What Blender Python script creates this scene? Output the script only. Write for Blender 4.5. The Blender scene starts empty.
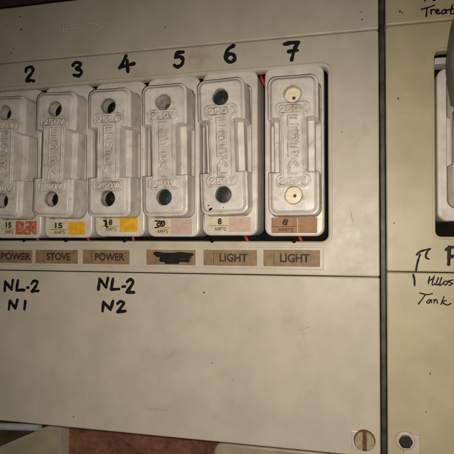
import bpy, bmesh, math, random
import numpy as np
from mathutils import Vector, Matrix
random.seed(4); rng = np.random.default_rng(4)
scene = bpy.context.scene
MM = 0.001

# ------------------------------------------------------------------ camera
# Axes: X right along the boards, Z up, Y into the wall; the main cover's front is Y = 0.
F_PX = 492.0                       # focal length in photo pixels (454 px wide)
H = Vector((2116.0, -10.0, -492.0 * 1.0)); H = Vector((2116.0, -8.0, -492.0)).normalized()   # board's +X seen by the camera (x right, y down, z forward)
V0 = Vector((0.0032, 1.0, -0.0179))
V = (V0 - H * V0.dot(H)).normalized()               # board's down
N = H.cross(V).normalized()                         # into the wall
DIST = 0.280                                        # camera to the cover's plane
# world from camera: X=H, Z=-V, Y=N
def cam2world(v): return Vector((v.dot(H), v.dot(N), -v.dot(V)))
cx, cy, cz = cam2world(Vector((1, 0, 0))), cam2world(Vector((0, 1, 0))), cam2world(Vector((0, 0, 1)))
CAM = Vector((0.0, -DIST, 0.0))
cam_d = bpy.data.cameras.new('camera'); cam = bpy.data.objects.new('camera', cam_d)
scene.collection.objects.link(cam); scene.camera = cam
m = Matrix((cx, -cy, -cz)).transposed().to_4x4(); m.translation = CAM
cam.matrix_world = m
cam_d.sensor_width = 36.0; cam_d.lens = 36.0 * F_PX / 454.0
cam_d.clip_start = 0.005; cam_d.clip_end = 20.0

def px(x, y, out=0.0):
    """photo pixel -> (X, Z) in mm on the plane 'out' mm in front of the cover."""
    d = cam2world(Vector((x - 227.0, y - 227.0, F_PX)))
    t = (DIST - out * MM) / d.y
    p = CAM + d * t
    return p.x / MM, p.z / MM

# ------------------------------------------------------------------ light: a phone's flash beside the lens, dim room
world = bpy.data.worlds.new('World'); scene.world = world; world.use_nodes = True
world.node_tree.nodes['Background'].inputs[0].default_value = (1.0, 0.90, 0.76, 1)
world.node_tree.nodes['Background'].inputs[1].default_value = 0.022
fl = bpy.data.lights.new('phone_flash', 'SPOT'); flo = bpy.data.objects.new('phone_flash', fl)
scene.collection.objects.link(flo)
flo.location = CAM + Vector((0.004, 0.015, -0.003))
fl.energy = 2.7; fl.color = (1.0, 0.915, 0.80); fl.shadow_soft_size = 0.004
fl.spot_size = math.radians(124); fl.spot_blend = 1.0
tgt = Vector((-0.038, 0, -0.070)); flo.rotation_euler = (tgt - flo.location).to_track_quat('-Z', 'Y').to_euler()
scene.view_settings.view_transform = 'Standard'; scene.view_settings.look = 'None'
scene.view_settings.gamma = 1.0; scene.view_settings.use_curve_mapping = False
scene.view_settings.exposure = 0.0
scene.render.engine = 'CYCLES'

# ------------------------------------------------------------------ materials
def material(name, base, rough=0.4, mottle=0.06, mottle_scale=60, stain=None, stain_amt=0.0, stain_scale=90,
             speck=0.0, speck_scale=160, bump=0.0, bump_scale=900, metal=0.0, spec=0.5, rough_var=0.08, coat=0.0):
    mt = bpy.data.materials.new(name); mt.use_nodes = True
    nt = mt.node_tree; nd = nt.nodes; lk = nt.links
    worn = 'worn' in name
    b = nd['Principled BSDF']
    geo = nd.new('ShaderNodeNewGeometry')
    def noise(scale, detail=4, rough_=0.6, off=0):
        n = nd.new('ShaderNodeTexNoise'); n.inputs['Scale'].default_value = scale
        n.inputs['Detail'].default_value = detail; n.inputs['Roughness'].default_value = rough_
        mp = nd.new('ShaderNodeMapping'); mp.inputs['Location'].default_value = (off, off * .7, off * 1.3)
        lk.new(geo.outputs['Position'], mp.inputs['Vector']); lk.new(mp.outputs[0], n.inputs['Vector']); return n
    def ramp(src, lo, hi):
        r = nd.new('ShaderNodeMapRange'); r.inputs['From Min'].default_value = lo; r.inputs['From Max'].default_value = hi
        r.interpolation_type = 'SMOOTHSTEP'; lk.new(src, r.inputs['Value']); return r.outputs['Result']
    def mix(a, bcol, fac):
        mx = nd.new('ShaderNodeMix'); mx.data_type = 'RGBA'
        lk.new(fac, mx.inputs['Factor'])
        if isinstance(a, tuple): mx.inputs[6].default_value = (*a, 1)
        else: lk.new(a, mx.inputs[6])
        mx.inputs[7].default_value = (*bcol, 1); return mx.outputs[2]
    n1 = noise(mottle_scale, 6)
    lo = tuple(c * (1 - mottle * 1.6) for c in base); hi = tuple(min(1, c * (1 + mottle)) for c in base)
    col = mix(lo, hi, ramp(n1.outputs[0], 0.3, 0.7))
    if stain:
        n2 = noise(stain_scale, 8, 0.7, 3.1)
        f = ramp(n2.outputs[0], *((0.50, 0.60) if worn else (0.56, 0.80)))
        mu = nd.new('ShaderNodeMath'); mu.operation = 'MULTIPLY'; mu.inputs[1].default_value = stain_amt; lk.new(f, mu.inputs[0])
        col = mix(col, stain, mu.outputs[0])
    if speck:
        v = nd.new('ShaderNodeTexVoronoi'); v.inputs['Scale'].default_value = speck_scale
        lk.new(geo.outputs['Position'], v.inputs['Vector'])
        n3 = noise(speck_scale * 0.6, 2, 0.5, 9)
        th = nd.new('ShaderNodeMapRange'); th.inputs['From Min'].default_value = 0.60; th.inputs['From Max'].default_value = 0.78
        th.inputs['To Min'].default_value = 0.0; th.inputs['To Max'].default_value = 0.07; lk.new(n3.outputs[0], th.inputs['Value'])
        ls = nd.new('ShaderNodeMath'); ls.operation = 'LESS_THAN'; lk.new(v.outputs['Distance'], ls.inputs[0]); lk.new(th.outputs[0], ls.inputs[1])
        mu = nd.new('ShaderNodeMath'); mu.operation = 'MULTIPLY'; mu.inputs[1].default_value = speck; lk.new(ls.outputs[0], mu.inputs[0])
        col = mix(col, (0.09, 0.055, 0.03), mu.outputs[0])
    lk.new(col, b.inputs['Base Color'])
    n4 = noise(mottle_scale * 2.3, 5, 0.6, 5)
    rr = nd.new('ShaderNodeMapRange'); rr.inputs['To Min'].default_value = max(0.02, rough - rough_var); rr.inputs['To Max'].default_value = min(1, rough + rough_var)
    lk.new(n4.outputs[0], rr.inputs['Value']); lk.new(rr.outputs[0], b.inputs['Roughness'])
    b.inputs['Metallic'].default_value = metal
    b.inputs['Specular IOR Level'].default_value = spec
    b.inputs['Coat Weight'].default_value = coat; b.inputs['Coat Roughness'].default_value = 0.12
    if bump:
        n5 = noise(bump_scale, 4, 0.6, 7)
        bp = nd.new('ShaderNodeBump'); bp.inputs['Strength'].default_value = bump; bp.inputs['Distance'].default_value = 0.0004
        lk.new(n5.outputs[0], bp.inputs['Height']); lk.new(bp.outputs[0], b.inputs['Normal'])
    return mt

M = {}
M['cover'] = material('beige_enamel', (0.525, 0.467, 0.375), 0.45, 0.05, 45, (0.33, 0.25, 0.14), 0.55, 34, 0.75, 70, 0.10, 700, rough_var=0.18, spec=0.38)
M['cover_olive'] = material('yellowed_enamel', (0.475, 0.402, 0.258), 0.44, 0.06, 40, (0.27, 0.19, 0.10), 0.35, 55, 0.75, 75, 0.10, 700)
M['ceramic'] = material('glazed_porcelain', (0.68, 0.625, 0.56), 0.33, 0.10, 120, (0.25, 0.17, 0.10), 0.95, 120, 0.85, 240, 0.2, 420, coat=0.08, spec=0.4)
def add_grime(mt, colour, amount):
    nt = mt.node_tree; nd = nt.nodes; lk = nt.links; b = nd['Principled BSDF']
    src = b.inputs['Base Color'].links[0].from_socket
    at = nd.new('ShaderNodeAttribute'); at.attribute_name = 'grime'
    geo = nd.new('ShaderNodeNewGeometry'); n = nd.new('ShaderNodeTexNoise'); n.inputs['Scale'].default_value = 230; n.inputs['Detail'].default_value = 5
    lk.new(geo.outputs['Position'], n.inputs['Vector'])
    r = nd.new('ShaderNodeMapRange'); r.inputs['From Min'].default_value = 0.36; r.inputs['From Max'].default_value = 0.62; r.inputs['To Max'].default_value = amount
    lk.new(n.outputs[0], r.inputs['Value'])
    mu = nd.new('ShaderNodeMath'); mu.operation = 'MULTIPLY'; lk.new(at.outputs['Fac'], mu.inputs[0]); lk.new(r.outputs[0], mu.inputs[1])
    mx = nd.new('ShaderNodeMix'); mx.data_type = 'RGBA'; lk.new(mu.outputs[0], mx.inputs['Factor']); lk.new(src, mx.inputs[6]); mx.inputs[7].default_value = (*colour, 1)
    lk.new(mx.outputs[2], b.inputs['Base Color'])
add_grime(M['ceramic'], (0.16, 0.10, 0.06), 0.95)
M['ceramic_base'] = material('porcelain_holder', (0.66, 0.605, 0.54), 0.34, 0.08, 110, (0.27, 0.18, 0.105), 0.75, 110, 0.8, 200, 0.12, 500, coat=0.05, spec=0.4)
M['ink'] = material('marker_ink', (0.009, 0.008, 0.011), 0.55, 0.3, 300, (0.04, 0.034, 0.03), 0.6, 700, spec=0.25)
M['pen'] = material('pen_ink', (0.014, 0.009, 0.020), 0.6, 0.3, 300, spec=0.2)
M['print'] = material('printing_ink', (0.035, 0.028, 0.022), 0.7, 0.3, 800)
M['kraft'] = material('brown_label_paper', (0.27, 0.165, 0.085), 0.62, 0.14, 260, (0.15, 0.085, 0.04), 0.5, 150, 0, 0, 0.2, 1500)
M['kraft_orange'] = material('orange_brown_paper', (0.34, 0.165, 0.07), 0.6, 0.10, 300, (0.20, 0.10, 0.05), 0.4, 160, 0, 0, 0.2, 1500)
M['cream_paper'] = material('cream_paper', (0.66, 0.56, 0.38), 0.6, 0.08, 300, (0.40, 0.27, 0.13), 0.4, 260)
M['yellow_paper'] = material('yellow_paper', (0.78, 0.42, 0.02), 0.55, 0.12, 300, (0.60, 0.24, 0.02), 0.4, 400)
M['pink_paper'] = material('faded_pink_paper', (0.56, 0.40, 0.32), 0.6, 0.08, 300, (0.40, 0.27, 0.19), 0.7, 330)
M['red_paper'] = material('worn_red_paper', (0.55, 0.12, 0.065), 0.6, 0.25, 500, (0.68, 0.50, 0.36), 1.0, 380)
M['black'] = material('black_bakelite', (0.010, 0.009, 0.008), 0.25, 0.2, 200, rough_var=0.15)
M['near_black'] = material('dark_backing', (0.007, 0.006, 0.0055), 0.8, 0.2, 200, spec=0.12)  # near-black for board interiors, notches, spots and the discs in empty wells
M['gap_shade'] = material('gap_shade_brown', (0.045, 0.036, 0.027), 0.5, 0.4, 120)  # shade of the gap between the boards, put into the colour
M['charcoal'] = material('charcoal_grey', (0.045, 0.045, 0.042), 0.7, 0.2, 90)
M['red_wire'] = material('red_insulation', (0.30, 0.010, 0.022), 0.4, 0.1, 300)
M['green'] = material('dark_green_wax', (0.007, 0.024, 0.019), 0.4, 0.25, 500, bump=0.4, bump_scale=1200)
M['cream_plug'] = material('cream_putty', (0.78, 0.68, 0.50), 0.5, 0.06, 400, (0.5, 0.34, 0.16), 0.5, 300)
M['murk'] = material('dark_grimy_floor', (0.022, 0.022, 0.017), 0.6, 0.3, 500, bump=0.5, bump_scale=1300)
M['dusty'] = material('dusty_grey_floor', (0.24, 0.205, 0.185), 0.7, 0.2, 500, (0.10, 0.05, 0.03), 0.6, 400)
M['rust'] = material('rust', (0.16, 0.055, 0.02), 0.8, 0.35, 700, bump=0.6, bump_scale=1500)
M['brass'] = material('dull_brass', (0.46, 0.38, 0.22), 0.45, 0.15, 500, (0.20, 0.10, 0.05), 0.6, 400, metal=0.35, bump=0.3, bump_scale=900)
M['pale_metal'] = material('pale_plated_steel', (0.62, 0.58, 0.55), 0.4, 0.1, 300, (0.35, 0.25, 0.16), 0.4, 300, metal=0.2)
M['grime'] = material('brown_grime', (0.14, 0.09, 0.05), 0.8, 0.3, 900)
M['scuff'] = material('scuffed_enamel', (0.41, 0.36, 0.275), 0.7, 0.2, 300)
M['galv'] = material('galvanised_steel', (0.35, 0.36, 0.37), 0.35, 0.15, 200, metal=0.7)
M['pale_grey'] = material('painted_grey_pipe', (0.48, 0.49, 0.50), 0.3, 0.05, 100, (0.25,0.22,0.2), 0.3, 100)
M['dark_bolt'] = material('blackened_bolt', (0.02, 0.018, 0.016), 0.45, 0.3, 900, bump=0.6, bump_scale=1300)
M['opening_shade'] = material('opening_shade_brown', (0.07, 0.05, 0.032), 0.7, 0.3, 120)  # shade of the opening at lower left, put into the colour
M['taupe'] = material('taupe_plastic', (0.13, 0.105, 0.08), 0.5, 0.08, 100, (0.13, 0.10, 0.07), 0.4, 90)
M['lowbox'] = material('aged_beige_plastic', (0.46, 0.39, 0.27), 0.45, 0.10, 60, (0.22, 0.15, 0.08), 0.5, 70, 0.6, 90, 0.1, 600)

def wall_material():
    mt = bpy.data.materials.new('red_brown_board'); mt.use_nodes = True
    nt = mt.node_tree; nd = nt.nodes; lk = nt.links; b = nd['Principled BSDF']
    geo = nd.new('ShaderNodeNewGeometry')
    mp = nd.new('ShaderNodeMapping'); mp.inputs['Scale'].default_value = (1, 1, 1.3)
    lk.new(geo.outputs['Position'], mp.inputs['Vector'])
    n = nd.new('ShaderNodeTexNoise'); n.inputs['Scale'].default_value = 90; n.inputs['Detail'].default_value = 15; n.inputs['Roughness'].default_value = 0.82
    lk.new(mp.outputs[0], n.inputs['Vector'])
    cr = nd.new('ShaderNodeValToRGB'); e = cr.color_ramp.elements
    e[0].position = 0.33; e[0].color = (0.07, 0.035, 0.02, 1); e[1].position = 0.72; e[1].color = (0.42, 0.22, 0.145, 1)
    k = e.new(0.5); k.color = (0.27, 0.105, 0.06, 1)
    lk.new(n.outputs[0], cr.inputs[0]); lk.new(cr.outputs[0], b.inputs['Base Color']); b.inputs['Roughness'].default_value = 0.85
    bp = nd.new('ShaderNodeBump'); bp.inputs['Strength'].default_value = 0.8; bp.inputs['Distance'].default_value = 0.002
    lk.new(n.outputs[0], bp.inputs['Height']); lk.new(bp.outputs[0], b.inputs['Normal'])
    return mt
M['wall'] = wall_material()

# ------------------------------------------------------------------ helpers (all lengths in mm; u = X, v = Z, w = out towards the camera)
def Wp(u, v, w): return (u * MM, -w * MM, v * MM)

def link(name, me, mat, parent=None, smooth=True, angle=None):
    o = bpy.data.objects.new(name, me); scene.collection.objects.link(o)
    if mat is not None and len(me.materials) == 0: me.materials.append(M[mat])
    if parent is not None: o.parent = parent
    if smooth:
        if angle: me.set_sharp_from_angle(angle=math.radians(angle))
        me.polygons.foreach_set('use_smooth', [not (angle and abs(p.normal.y) > 0.9995) for p in me.polygons])
    return o

def empty(name, u, v, w, label, cat, group=None):
    o = bpy.data.objects.new(name, None); o.empty_display_size = 0.005
    scene.collection.objects.link(o); o.location = Wp(u, v, w)
    o['label'] = label; o['category'] = cat
    if group: o['group'] = group
    return o

def mesh(name, verts, faces):
    me = bpy.data.meshes.new(name); me.from_pydata([Wp(*p) for p in verts], [], faces); me.update()
    bm = bmesh.new(); bm.from_mesh(me); bmesh.ops.recalc_face_normals(bm, faces=bm.faces); bm.to_mesh(me); bm.free()
    return me

def rrect(u0, u1, v0, v1, r, n=6):
    """rounded rectangle, r may be one radius or four (tr, tl, bl, br)."""
    rs = r if isinstance(r, (tuple, list)) else (r,) * 4
    out = []
    for (cu, cv, a, q) in ((u1, v1, 0, rs[0]), (u0, v1, 90, rs[1]), (u0, v0, 180, rs[2]), (u1, v0, 270, rs[3])):
        su = -1 if a in (0, 270) else 1; sv = -1 if a in (0, 90) else 1
        q = max(q, 1e-3)
        for k in range(n + 1):
            t = math.radians(a + 90.0 * k / n)
            out.append((cu + su * q + q * math.cos(t), cv + sv * q + q * math.sin(t)))
    return out

def loft(rings, cap0=False, cap1=True, jitter=0.0):
    """rings: list of (list of (u, v), w)."""
    verts, faces = [], []; n = len(rings[0][0])
    for pts, w in rings:
        verts += [(p[0], p[1], w) for p in pts]
    for i in range(len(rings) - 1):
        for k in range(n):
            a, b = i * n + k, i * n + (k + 1) % n
            faces.append((a, b, b + n, a + n))
    if cap0: faces.append(tuple(range(n))[::-1])
    if cap1: faces.append(tuple(range((len(rings) - 1) * n, len(rings) * n)))
    return verts, faces

def plate_rings(u0, u1, v0, v1, r, w0, w1, e, n=6, steps=3):
    """a slab from w0 to w1 with a rounded front edge of radius e."""
    rings = [(rrect(u0, u1, v0, v1, r, n), w0)]
    for k in range(steps + 1):
        t = math.radians(90.0 * k / steps); i = e * (1 - math.cos(t))
        rs = tuple(max(0.01, q - i) for q in (r if isinstance(r, (tuple, list)) else (r,) * 4))
        rings.append((rrect(u0 + i, u1 - i, v0 + i, v1 - i, rs, n), w1 - e + e * math.sin(t)))
    return rings

def slab(name, u0, u1, v0, v1, r, w0, w1, e, mat, parent, angle=35):
    v, f = loft(plate_rings(u0, u1, v0, v1, r, w0, w1, e), cap0=True)
    return link(name, mesh(name, v, f), mat, parent, True, angle)

def catmull(pts, sub=6):
    if len(pts) < 3: return pts
    P = [pts[0]] + list(pts) + [pts[-1]]; out = []
    for i in range(1, len(P) - 2):
        for k in range(sub):
            t = k / sub
            out.append(tuple(0.5 * (2 * P[i][j] + (P[i + 1][j] - P[i - 1][j]) * t + (2 * P[i - 1][j] - 5 * P[i][j] + 4 * P[i + 1][j] - P[i + 2][j]) * t * t
                       + (3 * P[i][j] - P[i - 1][j] - 3 * P[i + 1][j] + P[i + 2][j]) * t ** 3) for j in range(len(pts[0]))))
    out.append(tuple(pts[-1])); return out

def ink(name, strokes, width, w, mat, parent, label=None, curved=True, wob=0.18, h=0.04):
    """pen strokes as low rounded beads lying on the surface at height w; strokes in (u, v) mm."""
    verts, faces = [], []
    prof = [(-1, 0.0), (-0.8, 0.7), (0, 1.0), (0.8, 0.7), (1, 0.0)]
    for si, s in enumerate(strokes):
        p = catmull(s) if curved else list(s)
        q = [p[0]]
        for a in p[1:]:
            L = math.hypot(a[0] - q[-1][0], a[1] - q[-1][1]); n = max(1, int(L / (width * 0.4)))
            b0 = q[-1]
            for k in range(1, n + 1): q.append((b0[0] + (a[0] - b0[0]) * k / n, b0[1] + (a[1] - b0[1]) * k / n))
        n = len(q); ph = random.random() * 9
        if n == 1: q = [q[0], (q[0][0] + width * .1, q[0][1])]; n = 2
        # round ends
        d0 = Vector((q[0][0] - q[1][0], q[0][1] - q[1][1])).normalized(); d1 = Vector((q[-1][0] - q[-2][0], q[-1][1] - q[-2][1])).normalized()
        path = [(q[0][0] + d0.x * width * .48, q[0][1] + d0.y * width * .48, 0.12), (q[0][0] + d0.x * width * .35, q[0][1] + d0.y * width * .35, .68)]
        for k, a in enumerate(q): path.append((a[0], a[1], 1 + wob * math.sin(ph + k * 0.7) * math.sin(ph * 2 + k * 0.23)))
        path += [(q[-1][0] + d1.x * width * .35, q[-1][1] + d1.y * width * .35, .68), (q[-1][0] + d1.x * width * .48, q[-1][1] + d1.y * width * .48, .12)]
        base = len(verts); m_ = len(path)
        for k in range(m_):
            a = path[max(0, k - 1)]; b = path[min(m_ - 1, k + 1)]
            t = Vector((b[0] - a[0], b[1] - a[1]))
            t = t.normalized() if t.length > 1e-9 else Vector((1, 0))
            nx, ny = -t.y, t.x
            for (o, z) in prof:
                verts.append((path[k][0] + nx * o * width * .5 * path[k][2], path[k][1] + ny * o * width * .5 * path[k][2], w + 0.005 + z * h * (0.8 + 0.2 * path[k][2]) + 0.002 * si))
        for k in range(m_ - 1):
            for j in range(4):
                a = base + k * 5 + j; faces.append((a, a + 1, a + 6, a + 5))
    o = link(name, mesh(name, verts, faces), mat, parent)
    if label: o['label'] = label
    return o

def pxs(strokes, w): return [[px(x, y, w) for (x, y) in s] for s in strokes]

def text(name, body, u0, u1, v0, v1, w, mat, parent, bold=0.02, rot=0.0, h=0.05):
    cu = bpy.data.curves.new(name, 'FONT'); cu.body = body; cu.size = 1.0; cu.offset = bold; cu.resolution_u = 4
    ob = bpy.data.objects.new(name, cu); scene.collection.objects.link(ob)
    dg = bpy.context.evaluated_depsgraph_get(); dg.update()
    me = bpy.data.meshes.new_from_object(ob.evaluated_get(dg))
    bpy.data.objects.remove(ob); bpy.data.curves.remove(cu)
    co = np.zeros(len(me.vertices) * 3); me.vertices.foreach_get('co', co); co = co.reshape(-1, 3)
    lo, hi = co.min(0), co.max(0)
    s = (co[:, :2] - lo[:2]) / (hi[:2] - lo[:2]) - 0.5
    uu, vv = s[:, 0] * (u1 - u0), s[:, 1] * (v1 - v0)
    c, sn = math.cos(rot), math.sin(rot)
    co2 = np.stack([((u0 + u1) / 2 + uu * c - vv * sn) * MM, np.full(len(co), -(w + h) * MM), ((v0 + v1) / 2 + uu * sn + vv * c) * MM], 1)
    me.vertices.foreach_set('co', co2.ravel()); me.materials.clear(); me.update()
    return link(name, me, mat, parent, False)

def cyl(name, u, v, w0, w1, r, e, mat, parent, n=32, cap0=True):
    rings = [([(u + r * math.cos(a), v + r * math.sin(a)) for a in np.linspace(0, 2 * math.pi, n, endpoint=False)], w0)]
    for k in range(4):
        t = math.radians(30 * k); rr = r - e * (1 - math.cos(t))
        rings.append(([(u + rr * math.cos(a), v + rr * math.sin(a)) for a in np.linspace(0, 2 * math.pi, n, endpoint=False)], w1 - e + e * math.sin(t)))
    vv, f = loft(rings, cap0=cap0)
    return link(name, mesh(name, vv, f), mat, parent, True, 40)

def tube(name, pts, r, mat, parent=None, n=10, label=None, cat=None, group=None):
    """round tube through (u, v, w) points."""
    p = [Vector(a) for a in catmull(pts, 6)]
    verts, faces = [], []
    for k, a in enumerate(p):
        t = (p[min(k + 1, len(p) - 1)] - p[max(0, k - 1)]).normalized()
        x = t.orthogonal().normalized() if k == 0 else (x - t * x.dot(t)).normalized()
        y = t.cross(x)
        for j in range(n):
            an = 2 * math.pi * j / n; q = a + x * r * math.cos(an) + y * r * math.sin(an); verts.append(tuple(q))
    for k in range(len(p) - 1):
        for j in range(n): faces.append((k * n + j, k * n + (j + 1) % n, (k + 1) * n + (j + 1) % n, (k + 1) * n + j))
    faces.append(tuple(range(n))); faces.append(tuple(range((len(p) - 1) * n, len(p) * n)))
    o = link(name, mesh(name, verts, faces), mat, parent, True, 50)
    if label: o['label'] = label; o['category'] = cat
    if group: o['group'] = group
    return o

# signed-distance modelling for the moulded porcelain --------------------------------------
def sd_rr(x, y, cx_, cy_, hx, hy, r):
    qx = np.abs(x - cx_) - hx + r; qy = np.abs(y - cy_) - hy + r
    return np.minimum(np.maximum(qx, qy), 0) + np.hypot(np.maximum(qx, 0), np.maximum(qy, 0)) - r
def smax(a, b, k): h = np.clip(0.5 - 0.5 * (b - a) / k, 0, 1); return b * (1 - h) + a * h + k * h * (1 - h)
def smin(a, b, k): return -smax(-a, -b, k)
def sd_seg(x, y, a, b):
    px_, py_ = x - a[0], y - a[1]; bx, by = b[0] - a[0], b[1] - a[1]
    h = np.clip((px_ * bx + py_ * by) / (bx * bx + by * by + 1e-12), 0, 1)
    return np.hypot(px_ - bx * h, py_ - by * h)

GLYPH = {  # stroke letters in a 0..1 box
 'F': [[(0,0),(0,1),(1,1)],[(0,.52),(.8,.52)]], 'E': [[(1,0),(0,0),(0,1),(1,1)],[(0,.52),(.8,.52)]],
 'D': [[(0,0),(0,1),(.6,1),(1,.75),(1,.25),(.6,0),(0,0)]], 'R': [[(0,0),(0,1),(.75,1),(1,.85),(1,.62),(.75,.48),(0,.48)],[(.5,.48),(1,0)]],
 'A': [[(0,0),(.5,1),(1,0)],[(.2,.36),(.8,.36)]], 'L': [[(0,1),(0,0),(1,0)]], 'V': [[(0,1),(.5,0),(1,1)]],
 '2': [[(0,.78),(.2,1),(.75,1),(1,.78),(.95,.55),(0,0),(1,0)]], '5': [[(1,1),(.1,1),(.05,.56),(.6,.62),(1,.42),(1,.18),(.7,0),(.2,0),(0,.15)]],
 'M': [[(0,0),(0,1),(.5,.25),(1,1),(1,0)]], 'P': [[(0,0),(0,1),(.75,1),(1,.85),(1,.6),(.75,.45),(0,.45)]], 'S': [[(1,.85),(.7,1),(.25,1),(0,.78),(.2,.56),(.8,.44),(1,.22),(.75,0),(.25,0),(0,.15)]],
 '0': [[(.3,0),(0,.25),(0,.75),(.3,1),(.7,1),(1,.75),(1,.25),(.7,0),(.3,0)]] }
def glyph_dist(x, y, ch, u, v, w, h):
    d = np.full(x.shape, 99.0)
    for s in GLYPH[ch]:
        for a, b in zip(s[:-1], s[1:]):
            d = np.minimum(d, sd_seg(x, y, (u + a[0] * w, v + a[1] * h), (u + b[0] * w, v + b[1] * h)))
    return d

def surface_nets(Fv, org, h):
    nx, ny, nz = Fv.shape
    S = Fv < 0
    c = np.zeros((nx - 1, ny - 1, nz - 1), np.int8)
    for i in (0, 1):
        for j in (0, 1):
            for k in (0, 1): c += S[i:nx - 1 + i, j:ny - 1 + j, k:nz - 1 + k]
    act = np.argwhere((c > 0) & (c < 8))
    idx = np.full(c.shape, -1, np.int64); idx[tuple(act.T)] = np.arange(len(act))
    acc = np.zeros((len(act), 3)); cnt = np.zeros(len(act))
    for ax in range(3):
        o1, o2 = [a for a in range(3) if a != ax]
        for i in (0, 1):
            for j in (0, 1):
                p = act.copy(); p[:, o1] += i; p[:, o2] += j
                q = p.copy(); q[:, ax] += 1
                fa = Fv[tuple(p.T)]; fb = Fv[tuple(q.T)]
                ok = (fa < 0) != (fb < 0)
                t = np.where(ok, fa / np.where(ok, fa - fb, 1), 0)
                pt = p.astype(float); pt[:, ax] += t
                acc[ok] += pt[ok]; cnt[ok] += 1
    verts = acc / cnt[:, None] * h + org
    quads = []
    for ax in range(3):
        o1, o2 = [(1, 2), (2, 0), (0, 1)][ax]
        sl0 = [slice(None)] * 3; sl1 = [slice(None)] * 3
        sl0[ax] = slice(0, -1); sl1[ax] = slice(1, None)
        e = np.argwhere(S[tuple(sl0)] != S[tuple(sl1)])
        e = e[(e[:, o1] > 0) & (e[:, o2] > 0) & (e[:, o1] < Fv.shape[o1] - 1) & (e[:, o2] < Fv.shape[o2] - 1)]
        flip = S[tuple(e.T)]
        def g(a, b):
            p = e.copy(); p[:, o1] -= a; p[:, o2] -= b; return idx[tuple(p.T)]
        Q = np.stack([g(1, 1), g(0, 1), g(0, 0), g(1, 0)], 1)
        Q[~flip] = Q[~flip][:, ::-1]
        quads.append(Q)
    return verts, np.concatenate(quads)

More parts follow.
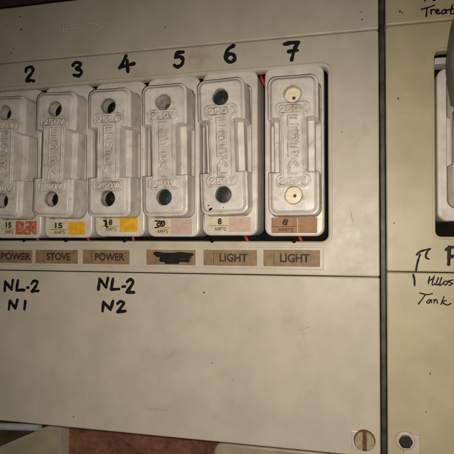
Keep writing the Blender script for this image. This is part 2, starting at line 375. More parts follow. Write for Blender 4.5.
def carrier_mesh():
    h = 0.23
    xs = np.arange(-15.4, 15.4 + h, h); ys = np.arange(-40.5, 40.5 + h, h); zs = np.arange(-4.0, 16.4, h)
    x, y, z = np.meshgrid(xs, ys, zs, indexing='ij', sparse=True)
    x2, y2 = x[:, :, 0:1], y[:, :, 0:1]
    x2, y2 = np.broadcast_arrays(x2, y2)
    TOP = 14.5
    def prism(d2, top, draft, k, z0=0.0):          # outline shrinking towards the top
        return smax(d2 + np.maximum(z - z0, 0) * draft, z - top, k)
    out2 = sd_rr(x2, y2, 0, 0, 14.05, 38.5, 4.8)
    body = prism(sd_rr(x2, y2, 0, 0, 11.4, 30, 1.0), 5.4, 0.04, 0.6)       # narrow waist: floor of the finger pockets
    end = 14.3 - np.abs(y2)
    blk = smax(prism(out2, 12.4, 0.035, 0.8), end + 0.03 * z, 0.45)          # lower tier of the two end blocks
    in2 = sd_rr(x2, y2, 0, 0, 12.9, 37.4, 4.4)
    face = smax(prism(in2, TOP, 0.7, 0.6, 12.0), end + 0.2 + (z - 8.0) * 0.08, 0.6)   # chamfered upper tier
    nk = prism(sd_rr(x2, y2, 0, 0, 7.7, 24, 1.0), TOP, 0.06, 0.8, 8.0)
    d = smin(smin(blk, face, 0.45), nk, 0.6)
    d = smin(d, body, 0.5)
    wav = 0.05 * np.sin(x2 * 0.31 + 1.3) * np.sin(y2 * 0.17 + 0.4) + 0.03 * np.sin(y2 * 0.53 + x2 * 0.41)
    d = d + wav                                                            # uneven hand-pressed clay
    # raised lines and lettering on the face
    pl = np.minimum(sd_rr(x2, y2, 0, 19.6, 8.7, 2.75, 2.2), sd_rr(x2, y2, 0, -19.6, 8.7, 2.75, 2.2))
    strip = sd_rr(x2, y2, 0, 0, 5.9, 18, 0.5)
    T = np.minimum(pl, strip)
    bump = 0.5 * np.clip(1.5 - np.abs(T) / 0.30, 0, 1)
    bump = np.maximum(bump, 0.14 * np.clip(0.5 - T / 0.5, 0, 1))
    L = np.full(x2.shape, 99.0)
    for i, ch in enumerate('FEDERAL'):
        L = np.minimum(L, glyph_dist(x2, y2, ch, -2.2, 13.6 - i * 4.62 - 1.9, 4.4, 3.6))
    for cy_ in (19.6, -19.6):
        for i, ch in enumerate('250V'):
            L = np.minimum(L, glyph_dist(x2, y2, ch, -6.6 + i * 3.6, cy_ - 1.35, 2.3, 2.7))
    bump = np.maximum(bump, 0.7 * np.clip(1.5 - L / 0.33, 0, 1))
    d = d - bump * (z > 11.0)
    # wells for the fixing screws
    for cy_ in (27.35, -27.35):
        r = np.hypot(x2, y2 - cy_)
        d = smax(d, 4.45 + 0.0 * z - r - 0.06 * (z - TOP), 0.7)
    d = np.maximum(d, -(z + 3.6))
    v, q = surface_nets(d, np.array([xs[0], ys[0], zs[0]]), h)
    # old grime lodged round the raised lettering and the well rims, broken up
    gx, gy = v[:, 0], v[:, 1]
    LT = np.full(len(v), 99.0)
    for i, ch in enumerate('FEDERAL'): LT = np.minimum(LT, glyph_dist(gx, gy, ch, -2.2, 13.6 - i * 4.62 - 1.9, 4.4, 3.6))
    for cy_ in (19.6, -19.6):
        for i, ch in enumerate('250V'): LT = np.minimum(LT, glyph_dist(gx, gy, ch, -6.6 + i * 3.6, cy_ - 1.35, 2.3, 2.7))
    plv = np.minimum(sd_rr(gx, gy, 0, 19.6, 8.7, 2.75, 2.2), sd_rr(gx, gy, 0, -19.6, 8.7, 2.75, 2.2))
    TT = np.abs(np.minimum(plv, sd_rr(gx, gy, 0, 0, 5.9, 18, 0.5)))
    gr = np.clip(1 - np.abs(LT - 0.72) / 0.38, 0, 1) + 0.8 * np.clip(1 - np.abs(TT - 0.7) / 0.35, 0, 1)
    for cy_ in (27.35, -27.35):
        rr_ = np.hypot(gx, gy - cy_); gr = gr + 0.7 * np.clip(1 - np.abs(rr_ - 4.7) / 0.7, 0, 1)
    gr = np.clip(gr, 0, 1) * (v[:, 2] > 11.0)
    me = bpy.data.meshes.new('fuse_carrier')
    co = np.stack([v[:, 0], -v[:, 2], v[:, 1]], 1) * MM
    me.vertices.add(len(co)); me.vertices.foreach_set('co', co.ravel())
    me.loops.add(q.size); me.loops.foreach_set('vertex_index', q.ravel().astype(np.int32))
    me.polygons.add(len(q)); me.polygons.foreach_set('loop_start', np.arange(0, q.size, 4, dtype=np.int32))
    me.update(); me.validate()
    me.polygons.foreach_set('use_smooth', [True] * len(me.polygons))
    at = me.attributes.new('grime', 'FLOAT', 'POINT'); at.data.foreach_set('value', gr.astype(np.float32))
    me.materials.append(M['ceramic'])
    return me

# ------------------------------------------------------------------ setting: the backing wall
WALL = -62.0
wv = []
wall = link('wall', mesh('wall', [(-900, -700, WALL), (900, -700, WALL), (900, 700, WALL), (-900, 700, WALL),
                                  (-900, -700, WALL - 20), (900, -700, WALL - 20), (900, 700, WALL - 20), (-900, 700, WALL - 20)],
            [(0, 1, 2, 3), (4, 7, 6, 5), (0, 4, 5, 1), (1, 5, 6, 2), (2, 6, 7, 3), (3, 7, 4, 0)]), 'wall', None, False)
wall['kind'] = 'structure'

strip = slab('shade_strip', px(379.5, 200)[0] + 0.5, px(386.4, 200)[0] - 0.25, -260, 260, 0.5, WALL, -2.2, 0.5, 'gap_shade', None)  # added dark filler, its colour stands in for the gap's shade
strip['label'] = 'dark filler strip standing in for the shade in the gap between the two boards'; strip['category'] = 'strip'
up = slab('dark_slab', -330, px(330, 0)[0], px(36, 4.3)[1] + 1.5, 330, 1.0, WALL, -34, 1.0, 'charcoal', None)  # plain dark slab filling the area above the top edge
up['label'] = 'dark charcoal slab above the cream fuse board at top left'; up['category'] = 'board'
# ------------------------------------------------------------------ main fuse board
board = empty('fuse_board', px(190, 420)[0], px(190, 440)[1], -60, 'large cream fuse board with a window of six numbered fuses', 'fuse board')
def adopt(o, parent):           # keep world placement while parenting to an Empty that is not at the origin
    o.parent = parent; o.matrix_parent_inverse = Matrix.Translation(-Vector(parent.location)); return o
def kid(fn, *a, parent=None, **k):
    o = fn(*a, parent=None, **k) if fn is not slab and fn is not cyl else fn(*a, None)
    return adopt(o, parent)

UL = -290.0                                       # left end of the board, out of view
UR = px(379.5, 200)[0]
v_top = px(36, 4.3)[1]
v_s1 = px(200, 45.3)[1]                           # seam under the top panel
v_s2 = px(200, 273.8)[1]                          # seam above the lower panel
v_bot = px(200, 440.5)[1]
g = 0.22
EDGE = 0.9
top_panel = adopt(slab('top_panel', UL, UR, v_s1 + g, v_top, (2.5, 2.5, 1.0, 1.0), -48, 0.0, EDGE, 'cover', None), board)
low_panel = adopt(slab('lower_panel', UL, UR, v_bot, v_s2 - g, (1.0, 1.0, 2.5, 2.5), -48, 0.0, EDGE, 'cover', None), board)
# middle frame with the fuse window
wu1 = px(328.2, 150)[0]; wv1 = px(200, 75.4)[1]; wv0 = px(260, 241.4)[1]; wu0 = -262.0
rings = plate_rings(UL, UR, v_s2 + g, v_s1 - g, (1.6, 1.0, 1.0, 1.0), -48, 0.0, 0.8)
for i, w in ((-2.3, 0.0), (-2.0, 0.32), (-1.3, 0.38), (-0.5, 0.1), (0.0, -0.6), (0.15, -2.0), (0.25, -5.5)):
    rings.append((rrect(wu0 + i, wu1 - i, wv0 + i, wv1 - i, 4.2 - i, 6), w))
v, f = loft(rings, cap1=False)
frame = adopt(link('window_frame', mesh('window_frame', v, f), 'cover', None, True, 35), board)
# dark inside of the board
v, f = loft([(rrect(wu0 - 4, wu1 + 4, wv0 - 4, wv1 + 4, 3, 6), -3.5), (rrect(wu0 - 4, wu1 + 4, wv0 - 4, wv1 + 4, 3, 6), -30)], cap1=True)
tray = adopt(link('inner_tray', mesh('inner_tray', v, f), 'near_black', None, True, 35), board)
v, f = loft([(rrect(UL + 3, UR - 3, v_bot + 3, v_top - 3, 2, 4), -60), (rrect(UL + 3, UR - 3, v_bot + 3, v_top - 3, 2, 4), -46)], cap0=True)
back = adopt(link('back_box', mesh('back_box', v, f), 'near_black', None, True, 35), board)

# label channel under the window
cu0, cu1 = UL + 20, px(323.5, 258)[0]; cv1 = px(200, 246.6)[1]; cv0 = px(200, 268.0)[1]
chan = adopt(slab('label_channel', cu0, cu1, cv0, cv1, 0.6, -0.4, 0.55, 0.4, 'cover', None), board)
LAB = [(-8, 32.5, 'POWER', 1, 31, 'brown paper label printed POWER under fuse 2'), (35.5, 78, 'STOVE', 46.5, 70.5, 'brown paper label printed STOVE'),
       (83, 129.5, 'POWER', 95, 124.5, 'brown paper label printed POWER under fuse 4'), (146.5, 195.5, None, 0, 0, 'brown paper label blotted out with black marker'),
       (203.5, 257, 'LIGHT', 219.5, 247.5, 'brown paper label printed LIGHT under fuse 6'), (263.5, 320, 'LIGHT', 280, 309.5, 'brown paper label printed LIGHT under fuse 7')]
def yb(x): return 257.3 + 0.0065 * (x - 150)
for i, (x0, x1, tx, t0, t1, lb) in enumerate(LAB):
    hh = 6.6 + 1.7 * max(0, x0) / 264
    a0, b0 = px(x0, yb(x0) + hh, 0.6); a1, b1 = px(x1, yb(x1) - hh, 0.6)
    bot = 0.5 * (px(x0, yb(x0) + hh, 0.6)[1] + px(x1, yb(x1) + hh, 0.6)[1]); tp = 0.5 * (px(x0, yb(x0) - hh, 0.6)[1] + px(x1, yb(x1) - hh, 0.6)[1])
    o = adopt(slab('circuit_label', a0, a1, bot, tp, 0.15, 0.5, 0.75, 0.05, 'kraft', None), board); o['label'] = lb
    # folded crease line at the label's left
    c0 = a0 + (a1 - a0) * 0.19
    cr = ink('crease_line', [[(c0, bot + 0.5), (c0 + 0.1, (bot + tp) / 2), (c0, tp - 0.5)]], 0.28, 0.75, 'print', None, h=0.03); cr.parent = o
    if tx:
        tu0, tu1 = px(t0, 257, .75)[0], px(t1, 257, .75)[0]; hm = (tp - bot)
        t = text('printed_name', tx, tu0, tu1, bot + hm * 0.24, bot + hm * 0.78, 0.76, 'print', None, 0.034); t.parent = o
    else:
        t = ink('marker_blot', pxs([[(155, 253.5), (170, 254.5), (180, 254), (192, 254.5)], [(157, 255.5), (158.5, 255.8)], [(161, 257), (176, 257.5), (190, 257)],
                                   [(160.5, 260), (175, 260.8), (188.5, 260.5)], [(166, 262), (178, 262.4)]], 0.76), 2.1, 0.76, 'ink', None, h=0.08)
        t.parent = o

# moulded name on the top panel
t0, t1 = px(63, 27)[0], px(115, 27)[0]; va, vb = px(88, 29.2)[1], px(88, 22.6)[1]
em = []
sp = (t1 - t0) / 7
for i, ch in enumerate('FEDERAL'):
    for s in GLYPH[ch]: em.append([(t0 + i * sp + a * sp * 0.68, va + b * (vb - va)) for a, b in s])
nm = adopt(ink('moulded_name', em, 0.75, -0.02, 'cover', None, 'raised FEDERAL lettering moulded in the cream panel', curved=False, wob=0.0, h=0.42), board)

# marker writing (photo pixels traced, then laid on the cover)
MARK = {
 '2': [[(25.8, 71.5), (27, 68.2), (31, 67), (33, 69.5), (31.5, 73.5), (27.8, 78), (26.6, 81)], [(26.6, 81.2), (30, 80.4), (33.8, 81)]],
 '3': [[(72.8, 65.6), (75.5, 62.6), (80, 63.2), (79.6, 66.4), (75.8, 68.6), (80.2, 70), (81.4, 73), (78.5, 75.8), (74, 75)]],
 '4': [[(126, 55.8), (123.2, 62), (119.6, 68)], [(119.8, 67.4), (126, 65.6), (134.3, 63.6)], [(127.2, 60.4), (127.35, 66), (128, 71.6)]],
 '5': [[(183.2, 52), (176.8, 53.2), (175.6, 57.5)], [(175.6, 57.5), (180, 56.6), (183, 59.6), (181.6, 64.6), (177.4, 66.8), (174.4, 65.2)]],
 '6': [[(233.8, 45.6), (228.5, 49), (225.6, 55), (227, 60.4), (231.4, 62), (234.8, 58.6), (233, 54.4), (228.4, 54.6), (226.2, 58)]],
 '7': [[(284.5, 44.2), (291, 42.8), (298.6, 42.4)], [(298.4, 42.6), (294.6, 49), (291.6, 60)], [(288.6, 51.6), (297, 50.4)]],
}
def marker(key, label, st, width, parent=board, mat='ink', w=0.0, wob=0.2):
    o = ink('handwriting', pxs(st, w), width, w, mat, None, label, wob=wob); return adopt(o, parent)
for k, st in MARK.items(): marker(k, 'black marker numeral %s on the cream strip' % k, st, 2.25)
marker('a', 'black marker note reading NL-2 N1', [
  [(4.6, 291), (5.4, 281.6)], [(5.4, 281.6), (11.4, 289.6)], [(11.4, 289.6), (13, 280)],
  [(18, 280.4), (16.4, 290.2)], [(16.4, 290.2), (24.4, 290)], [(27.2, 287.6), (28.6, 287.4)],
  [(31.6, 283.6), (34, 281), (37.4, 282), (35.6, 286.6), (31.8, 291.6)], [(31.8, 291.6), (38.4, 290.8)],
  [(8.8, 309.4), (10, 300.6)], [(10, 300.6), (15.4, 308.4)], [(15.4, 308.4), (17.4, 299.8)], [(25.4, 301), (24.4, 309.2)]], 1.9)
marker('b', 'black marker note reading NL-2 N2', [
  [(98.4, 289.6), (99.6, 279)], [(99.6, 279), (106, 287.4)], [(106, 287.4), (108, 278)],
  [(113, 279), (111.2, 289.4)], [(111.2, 289.4), (119, 289)], [(122.6, 286.8), (125, 286.4)],
  [(127, 282), (130, 279.6), (133.2, 281.4), (130.8, 286.6), (126.6, 292.2)], [(126.6, 292.2), (134, 292.4)],
  [(102.6, 311), (103.6, 302)], [(103.6, 302), (110.6, 309.6)], [(110.6, 309.6), (113, 301)],
  [(117.6, 303.6), (120.6, 301.4), (123.6, 303.2), (121, 307.4), (117.4, 312)], [(117.4, 312), (125.4, 311)]], 1.95)

for (x, y, d_) in ((204, 292.4, 1.0), (20.2, 16.6, .9), (21.2, 29.4, 1.0), (11.4, 53, 1.0), (13.4, 48, .7), (6, 25, .6), (17, 42.6, .5), (165.4, 27, .7), (331, 161, .9), (73.5, 416.8, .8), (361.5, 12, .7), (362, 19.5, .8), (189, 262, .6), (110, 20, .5), (342, 132, .5), (250, 330, .4), (146, 300, .4), (212, 363, .6), (310, 392, .4), (60, 350, .4)):
    u, v_ = px(x, y); adopt(ink('dirt_speck', [[(u, v_ + d_ * .2), (u + random.uniform(-.3, .3) * d_, v_ - d_ * .3)]], d_ * .9, 0.0, 'grime', None, h=0.05), board)
for pts in ([(146, 407.6), (155, 408.6), (166, 410.4)], [(148, 409.2), (158, 411)], [(232, 381), (236, 376)], [(300, 330), (309, 327.35)], [(60, 402), (66, 404.4)], [(350, 210), (353, 222)], [(250, 34), (262, 31)]):
    adopt(ink('scratch', pxs([pts], 0.0), 0.35, -0.01, 'scuff', None, h=0.03), board)
# slotted cover screw at the lower right corner
su, sv = px(364.6, 441.2, 1.5)
lug = adopt(slab('screw_lug', *[px(351.4, 440, .6)[0], px(365, 440, .6)[0]], px(357, 449.6, .6)[1], px(357, 431.2, .6)[1], 0.6, -0.3, 0.7, 0.3, 'pale_metal', None), board)
ring = adopt(cyl('screw_recess', su, sv, -0.2, 0.95, 5.75, 0.3, 'rust', None), board)
scr = adopt(cyl('cover_screw', su, sv, 0.2, 1.2, 5.3, 0.2, 'rust', None), board)
scr['label'] = 'round brass slotted screw with rusty vertical slot'
for sd in (-1, 1):
    a_ = [math.asin(t) for t in np.linspace(-0.98, 0.98, 15)]
    half = [(su + sd * 5.2 * math.cos(t), sv + 5.2 * math.sin(t)) for t in a_]
    half = [(sd * max(1.0, sd * (p[0] - su)) + su, p[1]) for p in half] + [(su + sd * 1.0, sv + 5.0), (su + sd * 1.0, sv - 5.0)]
    small = [(su + sd * 2.9 + (p[0] - su - sd * 2.9) * 0.94, sv + (p[1] - sv) * 0.95) for p in half]
    vv, ff = loft([(half, 0.8), (half, 2.2), (small, 2.5)])
    q = link('screw_half', mesh('screw_half', vv, ff), 'brass', None, True, 30); q.parent = scr
# small dark notches along the lower lip of the window
for x in (24, 66, 124.5, 212, 294):
    u, _ = px(x, 241, 0); 
    adopt(cyl('lip_notch', u, wv0 + 0.1, -1.5, 0.42, 1.1, 0.2, 'near_black', None, 14), board)

# ------------------------------------------------------------------ the fuses
CM = carrier_mesh()
BW = 16.7; BT = 0; 
def base_mesh(hw, hh, ox=0.0, oy=1.8):
    r = plate_rings(-hw, hw, -hh, hh, (5.2, 5.2, 5.0, 5.0), -24, 0.0, 1.3, 6, 4)
    for q, w in ((14.75, 0.0), (14.45, -0.4), (14.4, -7.0)):
        r.append((rrect(ox - q, ox + q, oy - 24.3 - q, oy + 24.3 + q, 5.0, 6), w))
    v, f = loft(r)
    return mesh('fuse_holder', v, f)

def disc_mesh(name, r, z, dome=0.3, n=28):
    verts = [(0, 0, z + dome)]; faces = []
    for ri, q in enumerate((0.5, 1.0)):
        for k in range(n):
            a = 2 * math.pi * k / n
            verts.append((r * q * math.cos(a) * (1 + 0.03 * random.uniform(-1, 1)), r * q * math.sin(a), z + dome * (1 - q * q) + random.uniform(-.08, .08)))
    for k in range(n):
        faces.append((0, 1 + k, 1 + (k + 1) % n)); faces.append((1 + k, 1 + n + k, 1 + n + (k + 1) % n, 1 + (k + 1) % n))
    return mesh(name, verts, faces)

FUSES = [ # number, base left/right px, base top/bottom px at mid, wells px, plugs, label px (x0, split, x1, y0, y1), amps, colours
 (2, (-6.5, 42.6), (90.0, 238.2), ((4.4, 112.9), (1.2, 200.6)), ('floor', 'floor'), (1.5, 15.5, 36.5, 221, 234.6), '15', ('cream_paper', 'red_paper')),
 (3, (44.0, 92.6), (85.6, 237.8), ((53.2, 109.2), (49.8, 198.9)), ('floor', 'floor'), (49.4, 67.8, 85.0, 221.6, 235.0), '15', ('cream_paper', 'yellow_paper')),
 (4, (94.8, 145.0), (81.6, 236.6), ((107.9, 106.3), (107.4, 198.0)), ('floor', 'dark'), (100.4, 119.4, 137.6, 218.2, 232.0), '8', ('cream_paper', 'yellow_paper')),
 (5, (147.0, 199.4), (76.6, 236.8), ((162.8, 102.2), (163.8, 197.0)), ('rust', 'green'), (152.6, 170.6, 191.8, 218.8, 234.4), '30', ('cream_paper', 'pink_paper')),
 (6, (202.2, 257.6), (71.0, 235.6), ((220.0, 96.6), (223.1, 194.8)), ('green', 'green'), (209.7, 228.6, 250.4, 217.0, 231.8), '8', ('cream_paper', 'pink_paper')),
 (7, (264.6, 324.2), (65.6, 236.2), ((292.4, 93.4), (293.4, 195.6)), ('cream', 'cream'), (271.4, 297.6, 317.2, 217.4, 233.2), '8', ('kraft_orange', 'kraft_orange')),
]
DESC = {2: 'porcelain fuse under numeral 2 with red and cream rating label, cut off at left', 3: 'porcelain fuse under numeral 3 with empty wells and yellow 15 amp label',
        4: 'porcelain fuse under numeral 4 with stained upper well and yellow 8 amp label', 5: 'porcelain fuse under numeral 5 with rusty upper well and overwritten 30 label',
        6: 'porcelain fuse under numeral 6 with two dark green plugs and pink 8 amp label', 7: 'porcelain fuse under numeral 7 with two cream plugs and orange brown label'}
FACE = 14.5
def build_fuse(num, edges, tb, wells, plugs, lab, amps, cols, desc, scale=1.0, out=0.0, group='row of porcelain fuses in the board window'):
    ym = 0.5 * (tb[0] + tb[1])
    ul, ur = px(edges[0], ym, out)[0], px(edges[1], ym, out)[0]
    uc = 0.5 * (ul + ur); hw = 0.5 * (ur - ul); xm = 0.5 * (edges[0] + edges[1])
    vt, vb_ = px(xm, tb[0], out)[1], px(xm, tb[1], out)[1]; vc = 0.5 * (vt + vb_); hh = 0.5 * (vt - vb_)
    root = empty('porcelain_fuse', uc, vc, out, desc, 'fuse', group)
    root.scale = (scale,) * 3
    ox, oy = 0.0, 1.8
    if wells:
        a = Vector(px(*wells[0], out + FACE)); c = Vector(px(*wells[1], out + FACE))
        ox, oy = max(-1.6, min(1.6, (a.x + c.x) / 2 - uc)), (a.y + c.y) / 2 - vc
    b = link('fuse_holder', base_mesh((hw / scale if num == 9 else min(max(hw / scale, 16.2), 17.4)), hh / scale, ox, oy), 'ceramic_base', root, True, 40)
    if wells:
        a = Vector(px(*wells[0], out + FACE)); c = Vector(px(*wells[1], out + FACE)); mid = (a + c) / 2; dv = a - c
        rot = math.atan2(dv.x, dv.y)
        ca = bpy.data.objects.new('fuse_carrier', CM); scene.collection.objects.link(ca); ca.parent = root
        ca.location = (ox * MM, 0, oy * MM); ca.rotation_euler = (0, rot, 0)
    else:
        ca = bpy.data.objects.new('fuse_carrier', CM); scene.collection.objects.link(ca); ca.parent = root
        ca.location = (0, 0, 1.8 * MM)
    print('fuse', num, 'halfwidth %.2f halfheight %.2f' % (hw, hh), 'well spacing %.2f rot %.2f' % (dv.length, math.degrees(rot)) if wells else '', 'off', ca.location / MM)
    for s, kind in zip((1, -1), plugs):
        z, mt, dome = {'floor': (5.6, 'near_black', 0.3), 'dark': (7.6, 'near_black', 0.4), 'rust': (7.5, 'dusty', 0.2), 'green': (10.4, 'green', 0.5), 'cream': (9.0, 'cream_plug', 0.6)}[kind]  # near-black discs stand in for the shade deep in empty wells
        p = link('well_disc', disc_mesh('well_disc', 4.75, z, dome), mt, ca); p.location = (0, 0, s * 27.35 * MM)
        if kind in ('floor', 'dark'):
            q = cyl('screw_head', 0.9, s * 27.35 + 0.2, z - 0.5, z + 1.3, 2.1, 0.4, 'dark_bolt', ca, 20)
        if kind == 'rust':
            q = cyl('rusty_screw', 1.5, s * 27.35 - 1.8, z - 0.5, z + 1.6, 2.0, 0.4, 'rust', ca, 20)
        if kind == 'green':
            q = cyl('screw_end', 0.9, s * 27.35 - 0.6, z, z + 0.65, 0.7, 0.15, 'rust', ca, 12)
        if kind == 'cream':
            q = cyl('screw_hole', 0.3 , s * 27.35 - (0.9 if s > 0 else 0), z, z + 0.62, 1.0, 0.15, 'rust', ca, 16)
    # rating label
    if lab:
        x0, xs_, x1, y0, y1 = lab
        def L(x, y): 
            p_ = px(x, y, out + 0.1); return (p_[0] - uc) / scale, (p_[1] - vc) / scale
        (a0, b0), (a1, b1) = L(x0, y1), L(x1, y0); sp_ = L(xs_, y0)[0]
        lb = slab('rating_label', a0, sp_ - 0.12, b0, b1, 0.2, -0.3, 0.16, 0.05, cols[0], root)
        cb = slab('colour_patch', sp_ + 0.12, a1, b0, b1, 0.2, -0.3, 0.17, 0.05, cols[1], root)
        wdt, hgt = sp_ - a0, b1 - b0
        ink('rule_line', [[(a0 + 0.4, b0 + hgt * 0.42), (sp_ - 0.3, b0 + hgt * 0.43)]], 0.25, 0.16, 'print', lb, curved=False, h=0.03)
        al = []
        for qi, ch in enumerate('AMPS'):
            for st in GLYPH[ch]: al.append([(a0 + wdt * (0.27 + 0.155 * qi + 0.11 * gx), b0 + hgt * (0.09 + 0.23 * gy)) for gx, gy in st])
        ink('amps_print', al, 0.30, 0.165, 'print', lb, curved=False, wob=0, h=0.03)
        nw = 0.13 * len(amps)
        text('amps_number', amps, a0 + wdt * (0.56 - nw), a0 + wdt * (0.56 + nw * .6), b0 + hgt * 0.50, b0 + hgt * 0.93, 0.165, 'print', lb, 0.05, math.radians(-20 if num == 7 else 0))
        if num == 4: ink('marker_blot', [[(a0 + wdt * .18, b0 + hgt * .85), (a0 + wdt * .3, b0 + hgt * .7), (a0 + wdt * .26, b0 + hgt * .5), (a0 + wdt * .38, b0 + hgt * .36)], [(a0 + wdt * .28, b0 + hgt * .9), (a0 + wdt * .34, b0 + hgt * .55)]], 1.1, 0.17, 'ink', lb)
        if num == 5: ink('marker_blot', [[(a0 + wdt * .14, b0 + hgt * .88), (a0 + wdt * .36, b0 + hgt * .84), (a0 + wdt * .24, b0 + hgt * .64), (a0 + wdt * .38, b0 + hgt * .52), (a0 + wdt * .14, b0 + hgt * .44)], [(a0 + wdt * .5, b0 + hgt * .85), (a0 + wdt * .44, b0 + hgt * .56), (a0 + wdt * .62, b0 + hgt * .58), (a0 + wdt * .62, b0 + hgt * .84), (a0 + wdt * .5, b0 + hgt * .85)]], 0.85, 0.17, 'ink', lb)
    return root
for (num, e, tb, wl, pg, lab, am, co) in FUSES:
    r = build_fuse(num, e, tb, wl, pg, lab, am, co, DESC[num])
    if num == 6:
        u0, v0 = r.location.x / MM, r.location.z / MM
        for k, (x, y, rr) in enumerate(((210.5, 209.4, .9), (208.6, 205.6, .5), (223.4, 207.5, .3))):
            u, v_ = px(x, y, 14.5); ink('grime_spot', [[(u - u0 - rr * .6, v_ - v0 - .2), (u - u0 + rr * .6, v_ - v0 + rr * .5)]], rr * 1.3, 14.5, 'near_black', r, h=0.12)

# red cable tails glimpsed in the gaps
for i, (x0, y0, x1, y1, w, lb) in enumerate((
    (36, 231, 39, 246, -6, 'red insulated wire end showing below the red rating label'), (84, 231, 92, 247, -6, 'red insulated wire end showing below the leftmost yellow label'),
    (132, 229, 134, 246, -6, 'red insulated wire end showing under the right end of the second yellow label'),
    (241, 229, 251, 247, -5, 'red insulated wire end slanting below the fuse with green plugs'), (296, 229, 304, 247, -5, 'red insulated wire end slanting below the orange brown label'),
    (259, 72, 264, 84, -7, 'red insulated wire loop in the top gap between fuses 6 and 7'))):
    a = px(x0, y0, w); b = px(x1, y1, w)
    tube('red_wire', [(a[0], a[1], w - 3), (0.5 * (a[0] + b[0]), 0.5 * (a[1] + b[1]), w), (b[0], b[1], w - 2)], 1.05, 'red_wire', None, 12, lb, 'wire', 'red wires inside the board')
# ------------------------------------------------------------------ second board on the right
b2 = empty('switch_board', px(480, 420)[0], px(440, 440)[1], -60, 'yellowed olive cream board at right edge with pen notes', 'fuse board')
RL = px(386.4, 200)[0]; RR = RL + 190
s1 = px(420, 22.6)[1]; s2 = px(420, 272.2)[1]
adopt(slab('top_panel', RL, RR, s1 + g, px(400, -70)[1], 1.2, -48, 0.0, EDGE, 'cover_olive', None), b2)
adopt(slab('lower_panel', RL, RR, px(400, 560)[1], s2 - g, 1.2, -48, 0.0, EDGE, 'cover_olive', None), b2)
ru0 = px(435, 140)[0]; ru1 = ru0 + 110; rv1 = px(437, 51)[1]; rv0 = px(440, 236.6)[1]
rings = plate_rings(RL, RR, s2 + g, s1 - g, (1.5, 2.2, 1.2, 1.2), -48, 0.0, 0.8)
for i, w in ((-1.6, 0.0), (-1.2, 0.3), (-0.7, 0.35), (-0.2, 0.1), (0.0, -0.6), (0.1, -2.5), (0.2, -5.5)):
    rings.append((rrect(ru0 + i, ru1 - i, rv0 + i, rv1 - i, 3.0 - i, 6), w))
v, f = loft(rings, cap1=False)
adopt(link('window_frame', mesh('window_frame', v, f), 'cover_olive', None, True, 35), b2)
v, f = loft([(rrect(ru0 - 4, ru1 + 4, rv0 - 4, rv1 + 4, 3, 6), -3.5), (rrect(ru0 - 4, ru1 + 4, rv0 - 4, rv1 + 4, 3, 6), -30)], cap1=True)
adopt(link('inner_tray', mesh('inner_tray', v, f), 'near_black', None, True, 35), b2)
v, f = loft([(rrect(RL + 3, RR - 3, px(400, 556)[1], px(400, -66)[1], 2, 4), -60), (rrect(RL + 3, RR - 3, px(400, 556)[1], px(400, -66)[1], 2, 4), -46)], cap0=True)
adopt(link('back_box', mesh('back_box', v, f), 'near_black', None, True, 35), b2)
for (x, y, d_) in ((398, 98.4, 1.0), (400, 11.5, 1.2), (402.5, 12.6, .8), (426, 412, .6), (394, 223, .7), (430, 373.5, .7)):
    u, v_ = px(x, y); adopt(ink('dirt_speck', [[(u, v_ + d_ * .2), (u + random.uniform(-.3, .3) * d_, v_ - d_ * .3)]], d_ * .9, 0.0, 'grime', None, h=0.05), b2)
# pen notes
marker('t', 'pen note reading Treat on the olive panel', [[(421.4, 9.2), (428, 7.6), (434.4, 5.2)], [(427.2, 8.4), (426.6, 12), (426.2, 16.4)],
   [(431, 9.6), (431, 14)], [(431, 11.6), (433.6, 9.4), (435.4, 10.4)], [(436, 12.4), (438.6, 11), (438, 9.4), (435.8, 11.4), (437, 13.8), (440.4, 13)],
   [(445.4, 9.6), (442.6, 10.4), (442, 13.4), (444.6, 13.4), (446, 10), (446.4, 13.2)], [(452.6, 5), (450.6, 13), (453.4, 13.6)], [(447.4, 10), (457, 8.4)]], 0.85, b2, 'pen')
marker('n', 'cut off pen letters above the word Treat', [[(424.6, -5), (425, 1.2)], [(425, 0.6), (427, -3)], [(432.6, -1), (434, 0.6), (435.8, -0.8)]], 0.9, b2, 'pen')
marker('arr', 'pen arrow pointing up at the window', [[(416, 270.6), (417.4, 263), (420, 254.4)], [(416.6, 254.8), (420.6, 251.4), (430, 248.8)], [(430, 248.8), (427, 252), (425.8, 257), (428.6, 259)]], 1.05, b2, 'pen')
marker('arr2', 'lower end of the pen arrow below the seam', [[(413.2, 274.6), (414.4, 280), (414.6, 285.4)]], 1.05, b2, 'pen')
marker('P', 'bold marker letter P at the right edge', [[(449.4, 247), (449, 256), (448.6, 264.4)], [(446.4, 249.6), (452, 247.2), (459, 248.4), (460, 253), (455, 256), (449.4, 256.4)]], 1.9, b2, 'ink')
marker('h', 'scribbled pen word above the word Tank', [[(429.6, 276.6), (428.4, 283.6)], [(428, 281.4), (433, 278.4), (434.4, 276)], [(434.2, 276.4), (432, 284.6), (435.4, 283.8)],
   [(438.4, 277.6), (436, 284.6), (439, 284.2)], [(441.6, 277.6), (439.4, 285), (442.6, 284)], [(446, 281), (443.4, 282.6), (445.4, 285), (448, 282), (446, 281)], [(452.4, 280), (448.4, 281.4), (452.4, 283.6), (449, 285.4)], [(454, 281), (460, 283)]], 0.75, b2, 'pen')
marker('tk', 'scribbled pen word reading Tank', [[(419.6, 293), (427, 294.6), (432.4, 293.6)], [(425.6, 294.2), (421.6, 300), (418.4, 304)], [(429.6, 299.4), (426.6, 302), (429, 303), (431, 299.6), (431.6, 302.6)],
   [(434, 299.4), (434, 303)], [(434, 301.4), (436.6, 299.6), (437.4, 303.4)], [(444, 296.6), (441, 304.4)], [(446.4, 300.4), (442.4, 302), (447, 305), (451, 303.4)]], 0.7, b2, 'pen')
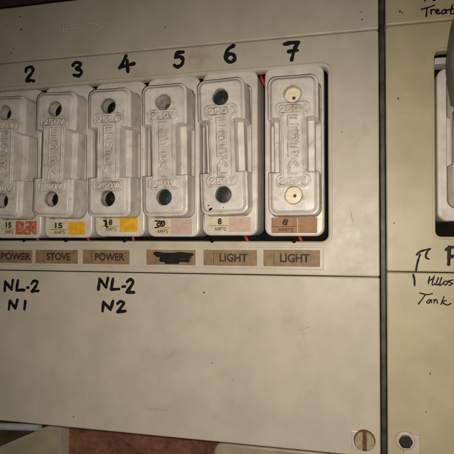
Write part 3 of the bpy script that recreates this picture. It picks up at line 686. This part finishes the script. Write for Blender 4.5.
# knurled bolt in a cream collar with a tab
bu, bv = px(405.6, 441.4, 2)
tabp = adopt(slab('bolt_tab', bu - 1.0, px(420.4, 441, 1)[0], px(405, 462, 1)[1], px(405, 434, 1)[1], 0.8, -0.3, 1.5, 0.5, 'cover', None), b2)
col_ = adopt(cyl('bolt_collar', bu, bv, -0.2, 2.2, 5.1, 1.0, 'cover', None), b2)
hexpts = [(bu + 3.4 * (1 + 0.035 * math.cos(6 * a)) * math.cos(a), bv + 3.4 * (1 + 0.035 * math.cos(6 * a)) * math.sin(a)) for a in np.linspace(0, 2 * math.pi, 36, endpoint=False)]
v, f = loft([(hexpts, 1.0), (hexpts, 2.9), ([(bu + (p[0] - bu) * .86, bv + (p[1] - bv) * .86) for p in hexpts], 3.2)])
bo = adopt(link('bolt', mesh('bolt', v, f), 'dark_bolt', None, True, 40), b2); bo['label'] = 'dark blackened bolt head in cream collar'
# fuse in the right window
build_fuse(9, (437.2, 512), (66.0, 221), None, ('dark', 'dark'), None, '', (), 'pale porcelain fuse cut off by right edge in olive board', 0.93, -3.0, 'porcelain fuse in the right board')
cl0, cl1 = px(434.6, 60, -2)[0], px(470, 60, -2)[0]
adopt(slab('metal_clip', cl0, cl1, px(440, 63.6, -2)[1], px(440, 57.4, -2)[1], 0.5, -12, -2.0, 0.4, 'pale_metal', None), b2)
# projecting switch handle
hp = [(460, 4), (455.6, 18), (452.6, 36), (450.6, 54), (450.6, 66), (452.6, 82), (455.6, 100), (459.5, 118), (500, 118), (500, 4)]
front = [px(x, y, 16) for x, y in hp]
cu_, cv_ = sum(p[0] for p in front) / len(front), sum(p[1] for p in front) / len(front)
ins = [(cu_ + (p[0] - cu_) * .95, cv_ + (p[1] - cv_) * .97) for p in front]
v, f = loft([(front, 4.0), (front, 15.2), (ins, 16.4)], cap0=True)
hd = adopt(link('switch_handle', mesh('switch_handle', v, f), 'taupe', None, True, 40), b2); hd['label'] = 'dark taupe handle projecting at the upper right edge'

# ------------------------------------------------------------------ things below the main board
W1 = -50.5
def P(x, y, w): a = px(x, y, w); return (a[0], a[1])
lbx = empty('lower_box', P(30, 470, W1)[0], P(30, 520, W1)[1], W1 - 30, 'beige plastic box below the board at lower left', 'box')
poly = [P(-60, 470, W1), P(0, 446.5, W1), P(49, 425.5, W1), P(60.5, 421, W1), P(60.5, 540, W1), P(-60, 540, W1)]
v, f = loft([(poly, WALL), (poly, W1)])
adopt(link('front_panel', mesh('front_panel', v, f), 'lowbox', None, True, 30), lbx)
u_a, u_b = P(60.6, 440, W1)[0], P(62.6, 440, W1)[0]
adopt(slab('corner_ridge', u_a - 0.8, u_a + 0.1, P(60, 540, W1)[1], P(60, 420, W1)[1], 0.3, WALL, W1 + 0.8, 0.3, 'cover', None), lbx)
adopt(slab('shade_plate', P(-60, 440, W1)[0], P(52, 440, W1)[0], P(0, 460, W1)[1], P(0, 405, W1)[1], 0.4, WALL + 0.5, WALL + 3, 0.3, 'opening_shade', None), lbx)  # added dark plate, its colour stands in for shade behind the pipe
a = P(-30, 425.6, -42); b = P(40, 427.4, -42)
cd = tube('conduit_pipe', [(a[0], a[1], -42), (0.5 * (a[0] + b[0]), 0.5 * (a[1] + b[1]), -42), (b[0], b[1], -42)], 2.6, 'pale_grey', None, 16, 'grey galvanised pipe glinting under the board at lower left', 'pipe')
a0 = P(212, 450, W1); 
rb = slab('round_cornered_box', P(213, 460, W1)[0], P(352, 460, W1)[0], P(250, 540, W1)[1], P(250, 444.5, W1)[1], (4, 9, 4, 4), WALL, W1, 2.5, 'lowbox', None)
rb['label'] = 'beige box with a rounded corner just below the board centre'; rb['category'] = 'box'
